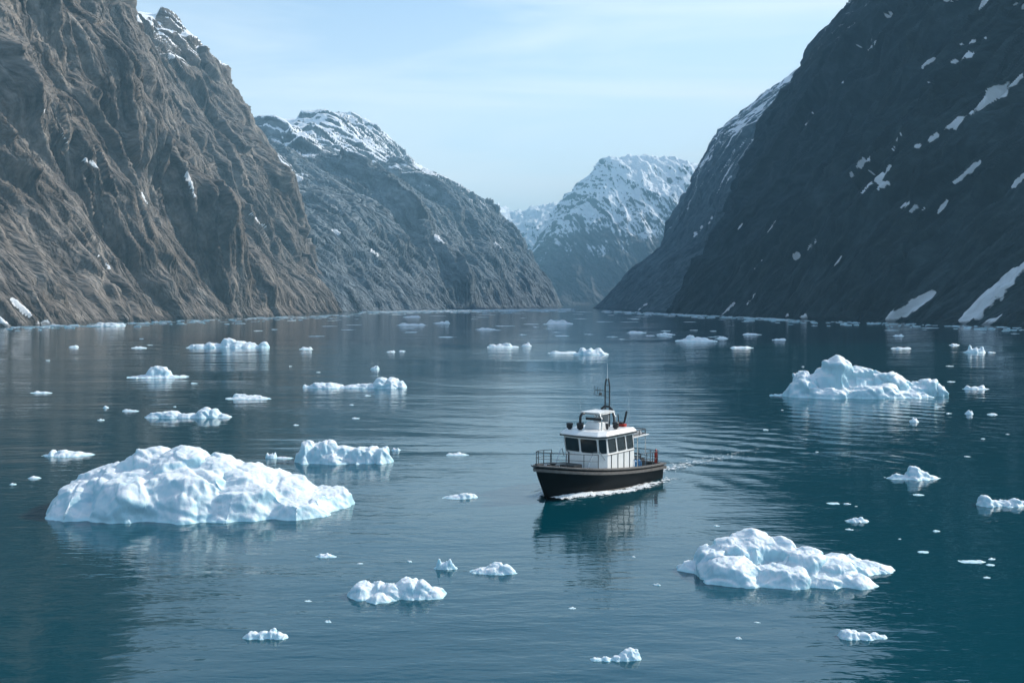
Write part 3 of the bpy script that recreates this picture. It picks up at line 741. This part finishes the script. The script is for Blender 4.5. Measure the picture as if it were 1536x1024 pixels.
def sheer(x): return 1.0 + 1.2*max(0, (x+6)/12)**1.5
def beam(x):
    a = 2.0*(1 - max(0, (x-.2)/5.95)**2.5) if x > .2 else 2.0 - .12*((.2-x)/6.2)**2
    return max(a, .10)
def section(sx, k):
    """sx: -6..6 along the deck edge; k: 0 at the deck edge, 1 at the keel line below water"""
    zt = sheer(sx); z = zt + (-.7 - zt)*k
    u = (sx+6)/12
    rake = 1.45*max(0, u-.45)/.55*k*1.0
    x = sx - rake*k**.25*(1 if u > .45 else 0)
    bt = beam(sx); bw = bt*(.94 - .62*max(0, u-.35)**1.2*k**.6*1.4)
    y = bt + (bw - bt)*min(1, k*1.3)
    if k > .66: y *= 1 - ((k-.66)/.34)**2*.75
    y = y if u < .995 else min(y, .06)
    return x, max(y, .03), z
NX = 44; xs = [-6 + 12*(1-(1-i/(NX-1))**1.25) if False else -6+12*i/(NX-1) for i in range(NX)]; ks = [0,.08,.2,.32,.44,.56,.66,.74,.82,.9,1.]
hull = MB()
rowsP = [[section(x, k) for k in ks] for x in xs]
full = [[(p[0], p[1], p[2]) for p in r] + [(p[0], -p[1], p[2]) for p in reversed(r)] for r in rowsP]
hull.grid(full)
b0 = len(hull.v); hull.v.extend(full[0]); hull.f.append(tuple(range(b0, b0+len(full[0]))))
b0 = len(hull.v); hull.v.extend(full[-1]); hull.f.append(tuple(range(b0, b0+len(full[-1]))))
hull_o = hull.build('hull', M_HULL, boat)
for p in hull_o.data.polygons: p.use_smooth = len(p.vertices) == 4
# bulwark cap and rubbing strake
def band(off, w, z0, z1, x_from=-6, extra=0):
    mb = MB()
    def ring(x, sg):
        b = beam(x); z = sheer(x)
        return [(x, sg*(b+off), z+z0), (x, sg*(b+off+w), z+z0+.03), (x, sg*(b+off+w), z+z1-.03), (x, sg*(b+off), z+z1), (x, sg*(b+off), z+z0)]
    X = [x for x in xs if x <= 5.75]
    path = [(x, 1) for x in X] + [(6.02, 1)] + [(6.02, -1)] + [(x, -1) for x in reversed(X)]
    rows = []
    for x, sg in path:
        if x == 6.02:
            z = sheer(6); xx = 6.0
            r = [(xx+off, sg*.10, z+z0), (xx+off+w, sg*.12, z+z0+.03), (xx+off+w, sg*.12, z+z1-.03), (xx+off, sg*.10, z+z1), (xx+off, sg*.10, z+z0)]
            rows.append(r)
        else: rows.append(ring(x, sg))
    mb.grid(rows)
    # transom run
    z = sheer(-6); b = beam(-6) + off + w
    mb.box((-6.0 - off - w/2, 0, z+(z0+z1)/2), (w+.02, 2*b+.01, z1-z0-.01))
    return mb
band(-.10, .22, -.06, .07).build('bulwark_cap', M_STRAKE, boat)
band(-.01, .14, -.34, -.14).build('rubbing_strake', M_STRAKE, boat)
kn = MB()
for sg in (1, -1):
    kn.tube([(section(x, .62)[0], sg*(section(x, .62)[1]+.01), section(x, .62)[2] + .12*0) for x in xs if x < 3.6], .035, 6)
kn.build('spray_rail', M_STRAKE, boat)
# deck
dk = MB(); dk.grid([[(x, beam(x)-.12, sheer(x)-.30), (x, 0, sheer(x)-.26), (x, -beam(x)+.12, sheer(x)-.30)] for x in xs if x < 5.8]); dk.build('deck', M_DECK, boat)
inn = MB()
for sg in (1, -1): inn.grid([[(x, sg*(beam(x)-.11), sheer(x)-.32), (x, sg*(beam(x)-.11), sheer(x)+.02)] for x in xs if x < 5.7])
inn.build('inner_bulwark', M_WHITE, boat)

# wheelhouse: plan outlines at sill height, knuckle, window top
def plan(xf, xb, w, fw, ch=.25):   # front x, back x, half width, half width at front
    return [(xb, -w), (xf-.55, -w), (xf, -fw), (xf+.16, 0), (xf, fw), (xf-.55, w), (xb, w)]
P0 = plan(1.15, -2.75, 1.56, 1.26); P1 = plan(1.15, -2.6, 1.56, 1.26); P2 = plan(1.34, -2.45, 1.60, 1.28)
wh = MB(); wh.slab(P0, .75, 2.36, P1); wh.build('lower_cabin', M_WHITE, boat, .012)
wh2 = MB(); wh2.slab(P1, 2.365, 3.60, P2); house = wh2.build('wheelhouse', M_WHITE, boat, .012)
M_kn = MB(); 
for i in range(len(P1)):
    a, b = P1[i], P1[(i+1) % len(P1)]
    M_kn.tube([(a[0]*1.004, a[1]*1.012, 2.365), (b[0]*1.004, b[1]*1.012, 2.365)], .022, 6)
M_kn.build('cabin_moulding', M_WHITE, boat)
def lerp(a, b, t): return tuple(a[i]+(b[i]-a[i])*t for i in range(len(a)))
def wall_pt(i, t, h):
    a, b = lerp(P1[i], P1[(i+1) % 7], t), lerp(P2[i], P2[(i+1) % 7], t)
    p = lerp(a, b, h); return Vector((p[0], p[1], 2.365 + h*1.235))
def window(i, t0, t1, h0, h1, lean=0.):
    """a glass pane in a dark rubber frame, set in wall i of the wheelhouse"""
    n = (wall_pt(i, 1, 0) - wall_pt(i, 0, 0)).cross(wall_pt(i, 0, 1) - wall_pt(i, 0, 0)).normalized()
    if n.dot(wall_pt(i, .5, .5) - Vector((-.7, 0, 3))) < 0: n = -n
    def rr(g, off, c=.16):
        out = []
        for (ct, chh, a0) in ((t1-g*.6, h0+g, -90), (t1-g*.6, h1-g, 0), (t0+g*.6, h1-g, 90), (t0+g*.6, h0+g, 180)):
            kx, ky = c*(t1-t0)*.6, c*(h1-h0)*.7
            for s_ in range(5):
                an = R(a0 + s_*22.5)
                cx_ = ct - (kx if ct > (t0+t1)/2 else -kx) + math.cos(an)*kx; cy_ = chh - (ky if chh > (h0+h1)/2 else -ky) + math.sin(an)*ky
                out.append(wall_pt(i, cx_ + lean*(cy_-.5), cy_) + n*off)
        return out
    fr = MB(); o1, o2 = rr(-.018, .004), rr(-.018, .024); i2, i1 = rr(.012, .024), rr(.012, .006)
    rows = [o1+[o1[0]], o2+[o2[0]], i2+[i2[0]], i1+[i1[0]]]; fr.grid(rows); w = fr.build('window', M_DARK, boat)
    pn = MB(); q = rr(.008, .010); b = len(pn.v); pn.v.extend(tuple(p) for p in q); q2 = rr(.008, .003); pn.v.extend(tuple(p) for p in q2)
    m = len(q); pn.f.append(tuple(range(m))); pn.f.extend((k, (k+1) % m, m+(k+1) % m, m+k) for k in range(m))
    pn.build('pane', M_GLASS, w)
# walls: 0 starboard side, 1 starboard corner, 2/3 front halves, 4 port corner, 5 port side, 6 back
window(1, .12, .88, .12, .88); window(4, .10, .90, .10, .90, 0)
window(2, .07, .93, .14, .88); window(3, .07, .93, .12, .88)
for i, rev in ((5, 0), (0, 1)):
    for (a, b) in ((.06, .31), (.39, .66), (.74, .95)):
        if rev: a, b = 1-b, 1-a
        window(i, a, b, .10, .88, -.04 if not rev else .04)
window(6, .12, .38, .15, .85); window(6, .62, .88, .15, .85)
dr = MB(); dr.box((-2.70, 0, 1.75), (.06, .62, 1.75)); dro = dr.build('door', M_DARK, boat, .01)
MB().tube([(-2.76, .22, 1.75), (-2.80, .22, 1.75), (-2.80, .22, 1.9)], .015).build('handle', M_BRIGHT, dro)
# interior hints seen through the glass are too dark to read; side panels with dark seams
sp = MB()
for x in (.15, -.62, -1.35, -2.05):
    for sg in (1, -1): sp.tube([(x, sg*1.572, .95), (x, sg*1.572, 2.34)], .026, 6)
for sg in (1, -1): sp.tube([(.55, sg*1.58, 2.33), (-2.6, sg*1.58, 2.33)], .024, 6)
sp.build('cabin_seam', M_DARK, boat)
# roof
ro1 = plan(1.56, -2.62, 1.76, 1.42); ro2 = plan(1.2, -2.5, 1.58, 1.24)
rf = MB(); rf.slab(ro1, 3.70, 3.74, ro1); rf.slab(ro1, 3.745, 4.00, ro2); roof = rf.build('roof', M_WHITE, boat, .02)
tr = MB(); tr.slab(plan(1.585, -2.64, 1.78, 1.44), 3.605, 3.695); tr.build('roof_trim', M_DARK, roof, .01)
# aft canopy with its rack
cp = MB(); cp.slab([(-2.66,-1.45),(-2.66,1.55),(-4.75,1.45),(-4.75,-1.4)], 3.16, 3.22); cp.build('aft_canopy', M_WHITE, boat, .01)
rk = MB()
for z in (3.30, 3.62): rk.tube([(-2.7,1.40,z),(-4.45,1.32,z),(-4.45,-1.28,z),(-2.7,-1.36,z)], .035)
for (x, y) in ((-2.75,1.4),(-3.6,1.36),(-4.45,1.32),(-4.45,0),(-4.45,-1.28),(-3.6,-1.3)): rk.tube([(x,y,3.2),(x,y,3.62)], .03)
rk.build('roof_rack', M_DARK, boat)
MB().slab([(-2.9,-1.2),(-2.9,1.25),(-4.3,1.2),(-4.3,-1.1)], 3.235, 3.50).build('folded_dinghy', M_CANVAS, boat, .08)
for (x, y) in ((-4.5, 1.3), (-4.5, -1.25), (-3.3, 1.42)):
    MB().tube([(x, y, sheer(x)-.3), (x, y, 3.18)], .03).build('canopy_post', M_BRIGHT, boat)
# rails
def rail(path, top, mid, posts, name, mat, r=.026):
    mb = MB(); mb.tube([(x, y, sheer(min(max(x,-6),6)) + top) for x, y in path], r)
    if mid: mb.tube([(x, y, sheer(min(max(x,-6),6)) + mid) for x, y in path], r*.7)
    o = mb.build(name, mat, boat)
    for x, y in posts:
        z = sheer(min(max(x,-6),6)); MB().tube([(x, y, z), (x, y, z+top)], r).build('stanchion', mat, o)
def edge(x, ins=.12): return max(beam(x)-ins, .08)
bowpath = [(2.0, edge(2.0))] + [(x, edge(x)) for x in (2.6,3.2,3.8,4.4,4.9,5.3,5.55)] + [(5.72, .25), (5.75, 0), (5.72, -.25)] + [(x, -edge(x)) for x in (5.55,5.3,4.9,4.4,3.8,3.2,2.6,2.0)]
rail(bowpath, .92, .48, [(x, s_*edge(x)) for x in (2.0,3.2,4.4,5.3) for s_ in (1,-1)], 'bow_rail', M_STEEL)
sternpath = [(x, edge(x)) for x in (-3.0,-3.8,-4.6,-5.3)] + [(-5.75, 1.6), (-5.85, 1.2), (-5.88, 0), (-5.85,-1.2), (-5.75,-1.6)] + [(x, -edge(x)) for x in (-5.3,-4.6,-3.8,-3.0)]
rail(sternpath, .88, .45, [(x, s_*edge(x)) for x in (-3.0,-3.8,-4.6,-5.3) for s_ in (1,-1)] + [(-5.86,.9),(-5.86,0),(-5.86,-.9)], 'stern_rail', M_STEEL)
sideh = MB()
for sg in (1, -1): sideh.tube([(.9, sg*1.58, 2.05),(1.3, sg*1.45, 2.62),(1.75, sg*1.25, 2.62),(2.5, sg*1.2, sheer(2.5)-.2)], .03)
sideh.build('hand_rail', M_BRIGHT, boat)
# foredeck gear
wd = MB(); wd.lathe((4.3, 0, sheer(4.3)-.28), [(.2,0),(.2,.1),(.12,.14),(.12,.4),(.22,.45),(.22,.52)]); wd.box((4.3,0,sheer(4.3)+.02), (.18,.8,.16)); wd.build('windlass', M_DARK, boat)
MB().box((2.6, .15, sheer(2.6)-.05), (.9, 1.1, .42)).build('deck_hatch', M_DARK, boat, .03)
an = MB(); an.tube([(5.3,0,sheer(5.3)+.1),(6.1,0,sheer(6)+.12)], .05); an.tube([(6.1,-.3,sheer(6)+.02),(6.2,0,sheer(6)-.05),(6.1,.3,sheer(6)+.02)], .04); an.build('anchor', M_DARK, boat)
MB().tube([(1.9,-.5,sheer(2)-.25),(1.9,-.5,2.5),(2.2,-.45,2.7)], .05).build('deck_ventilator', M_DARK, boat)
# roof gear
def drum(x, y, name='roof_lamp', r=.2, h=.42, z=4.0):
    MB().lathe((x, y, z), [(r*.55,0),(r*.55,.05),(r*.95,.08),(r,h*.7),(r*1.12,h*.72),(r*1.1,h*.9),(r*.8,h)]).build(name, M_DARK, boat, 0, True)
drum(.95, -1.1); drum(.75, -.42, r=.22, h=.46); drum(-.95, 1.18, r=.2, h=.46); drum(-.3, .95, r=.09, h=.4)
MB().tube([(.75,-.42,4.4),(.72,-.42,4.85),(.6,-.38,5.0),(.45,-.3,5.03)], .085).build('exhaust_pipe', M_DARK, boat, 0, True)
arch = MB()
for x, w in ((.2,.85),(-1.5,.8)):
    arch.tube([(x,-w,4.0),(x-.02,-w,4.7),(x-.05,-w+.15,4.97),(x-.05,w-.15,5.0),(x-.02,w,4.72),(x,w,4.0)], .04)
for y in (-.7, .7): arch.tube([(.18,y,4.98),(-1.52,y,5.0)], .03)
ar = arch.build('roof_arch', M_BRIGHT, boat)
MB().slab([(.3,-.75),(.3,.75),(-1.55,.75),(-1.55,-.75)], 5.04, 5.11).build('arch_cover', M_WHITE, ar, .03)
con = MB(); con.slab([(.1,-.55),(.1,.55),(-.7,.6),(-.7,-.6)], 4.0, 4.42, [(-.05,-.5),(-.05,.5),(-.7,.55),(-.7,-.55)]); con.build('upper_console', M_WHITE, boat, .04)
MB().box((-.25, 0, 4.62), (.12, 1.3, .16)).build('control_panel', M_DARK, boat, .02)
MB().tube([(-.3,.2,4.42),(-.3,.2,4.95),(-.32,.2,5.0)], .03).build('searchlight_stem', M_BRIGHT, boat)
seat = MB(); seat.box((-1.15,-.1,4.32), (.45,1.0,.12)); seat.box((-1.36,-.1,4.62), (.1,1.0,.5)); seat.box((-1.15,-.1,4.13), (.2,.8,.26)); seat.build('helm_seat', M_CANVAS, boat, .02)
# mast
mast = MB()
for y in (-.14, .20):
    mast.tube([(-1.75, y, 4.0 if y > 0 else 5.1), (-1.75, y, 6.7), (-1.75, .03+(y-.03)*.45, 7.15)], .05)
for z in (5.5, 5.9, 6.3, 6.7, 7.1): mast.tube([(-1.75,-.14 if z < 7 else -.05,z),(-1.75,.20 if z < 7 else .11,z)], .02)
mo = mast.build('mast', M_STEEL, boat)
MB().tube([(-1.75,-.42,5.12),(-1.75,-.2,5.3),(-1.75,.15,5.3),(-1.75,.42,5.1),(-1.72,.58,4.6),(-1.7,.62,4.0)], .085).build('mast_arch', M_DARK, mo, 0, True)
MB().tube([(-1.75,.03,7.1),(-1.75,.03,8.15)], .035, 6, .008).build('whip_antenna', M_WHITE, mo)
yag = MB(); yag.tube([(-1.75,-.14,6.35),(-1.6,-.85,6.35)], .025)
for y, l in ((-.45,.35),(-.65,.45),(-.85,.6)): yag.tube([(-1.6,y,6.35-l/2),(-1.6,y,6.35+l/2)], .018)
yag.tube([(-1.75,-.14,6.0),(-1.6,-.8,6.0)], .02); yag.box((-1.65,-.45,6.12), (.12,.16,.16)); yag.build('aerial', M_STEEL, mo)
MB().tube([(-2.3,1.35,4.0),(-2.3,1.35,6.6)], .018, 5, .006).build('radio_antenna', M_BRIGHT, boat)
MB().tube([(-.6,-1.3,4.0),(-.6,-1.3,6.0)], .015, 5, .006).build('radio_antenna', M_BRIGHT, boat)
ch = MB(); ch.box((-2.3,.72,4.25), (.4,.42,.1), 0, 0); ch.box((-2.52,.95,4.62), (.08,.12,.8), 0, R(-22)); ch.box((-2.28,.55,4.5), (.06,.06,.62), 0, R(8)); ch.build('folding_seat', M_DARK, boat, .01)
MB().box((-2.3,.85,4.1), (.34,.5,.18)).build('red_box', M_RED, boat, .03)
# aft deck gear
MB().lathe((-5.5,1.55,sheer(-5.5)+.05), [(.05,0),(.11,.05),(.11,.75),(.06,.85),(.04,.95)]).build('fire_extinguisher', M_RED, boat, 0, True)
for x, y in ((-3.3,1.1),(-3.75,1.2)):
    MB().lathe((x,y,sheer(x)-.3), [(.2,0),(.23,.05),(.23,.6),(.18,.66),(.1,.7)]).build('blue_drum', M_BLUE, boat, 0, True)
wn_ = MB(); wn_.box((-4.6,.2,1.15), (.9,1.5,.6)); wn_.build('engine_box', M_DARK, boat, .05)
bn = MB()
for z in (1.45,1.65,1.85): bn.tube([(-4.0,-1.2,z),(-4.0,1.2,z)], .04)
for y in (-1.2,0,1.2): bn.tube([(-4.0,y,.8),(-4.05,y,1.85)], .035)
bn.tube([(-3.6,-1.2,1.35),(-3.6,1.2,1.35)], .05); bn.build('deck_bench', M_STEEL, boat)
lr = MB(); lr.tube([(-2.82+.0*k, -.95+.28*math.cos(R(k*24)), 2.0+.28*math.sin(R(k*24))) for k in range(16)], .06, 8); lr.build('lifebuoy', M_RED, boat, 0, True)

# ------------------------------------------------------------------ foam of the bow wave and the stern track
def foam_material():
    t = NT('foam'); pos = t.new('ShaderNodeNewGeometry').outputs['Position']
    d = t.new('ShaderNodeAttribute', attribute_name='cover').outputs['Fac']
    n = t.noise(t.mapping(pos, (1, 1, .4)), 3.0, 8, .72, .8)
    t.b.inputs['Base Color'].default_value = (.80,.85,.87,1); t.b.inputs['Roughness'].default_value = .8
    a = t.mr(t.math('ADD', d, t.mr(n, .3, .7, -.6, .6)), .42, .62)
    t.link(a, t.b.inputs['Alpha'])
    bp = t.new('ShaderNodeBump'); bp.inputs['Distance'].default_value = .15; t.link(n, bp.inputs['Height']); t.link(bp.outputs['Normal'], t.b.inputs['Normal'])
    return t.m
M_FOAM = foam_material()
def foam(name, label, f, na, nb):
    """f(a in 0..1, b in 0..1) -> point (behind the bow, to the right of the track, height), cover"""
    A, B = np.meshgrid(np.linspace(0,1,na), np.linspace(0,1,nb), indexing='ij')
    a, b, z, c = f(A, B)
    X = BOW[0] + a*TRK[0] + b*TRK[1]; Y = BOW[1] + a*TRK[1] - b*TRK[0]
    z = z + n2(X*2.2, Y*2.2, 8)*.06*np.clip(c, 0, 1) + np.abs(n2(X*5, Y*5, 18))*.05*np.clip(c, 0, 1)
    o = grid_mesh(name, np.stack([X, Y, z], -1), M_FOAM, {'cover': c})
    return tag(o, label, 'foam', kind='stuff')
def hullb(a):          # half breadth at the waterline behind the bow
    return 1.86*np.clip((a-1.0)/5.2, 0, 1)**.75 + .02
for sg, lab in ((1, 'white bow wave foam curling along the near side of the boat'), (-1, 'white bow wave foam along the far side of the boat')):
    def fb(A, B, sg=sg):
        a = .8 + A*11.5; off = B*(.85 + .9*A); b = sg*(hullb(a) + off - .05)
        z = .05 + .26*np.exp(-((off-.35-.2*A)/.35)**2)*np.exp(-((a-2.6)/2.6)**2)
        c = 1.05*np.exp(-((B-.42)/.42)**2)*(sstep(0,.05,A)*(1-sstep(.45,1,A)*.6)) - .05
        return a, b, z, c
    foam('bow_foam', lab, fb, 120, 24)
def ft(A, B):
    a = 12.2 + A*17; b = (B-.5)*(3.2+A*3.0) + 1.0*A
    c = np.exp(-((B-.55)/.26)**2)*(.54 - .48*A)
    return a, b, .05 + 0*a, c
foam('wake_foam', 'pale foam trail stretching away behind the stern', ft, 160, 28)

# ------------------------------------------------------------------ haze
def haze():
    bm = bmesh.new(); bmesh.ops.create_cube(bm, size=1)
    me = bpy.data.meshes.new('haze'); bm.to_mesh(me); bm.free()
    o = bpy.data.objects.new('haze', me); COL.objects.link(o)
    o.scale = (9000, 9000, 560+16); o.location = (0, 2300, (560-16)/2)
    m = bpy.data.materials.new('haze_air'); m.use_nodes = True; n = m.node_tree.nodes; n.clear()
    v = n.new('ShaderNodeVolumePrincipled'); out = n.new('ShaderNodeOutputMaterial')
    v.inputs['Color'].default_value = (.38, .76, 1, 1); v.inputs['Density'].default_value = .00021; v.inputs['Anisotropy'].default_value = .0
    m.node_tree.links.new(v.outputs[0], out.inputs['Volume']); me.materials.append(m)
    tag(o, 'thin pale blue haze filling the fjord', None, kind='stuff')
haze()
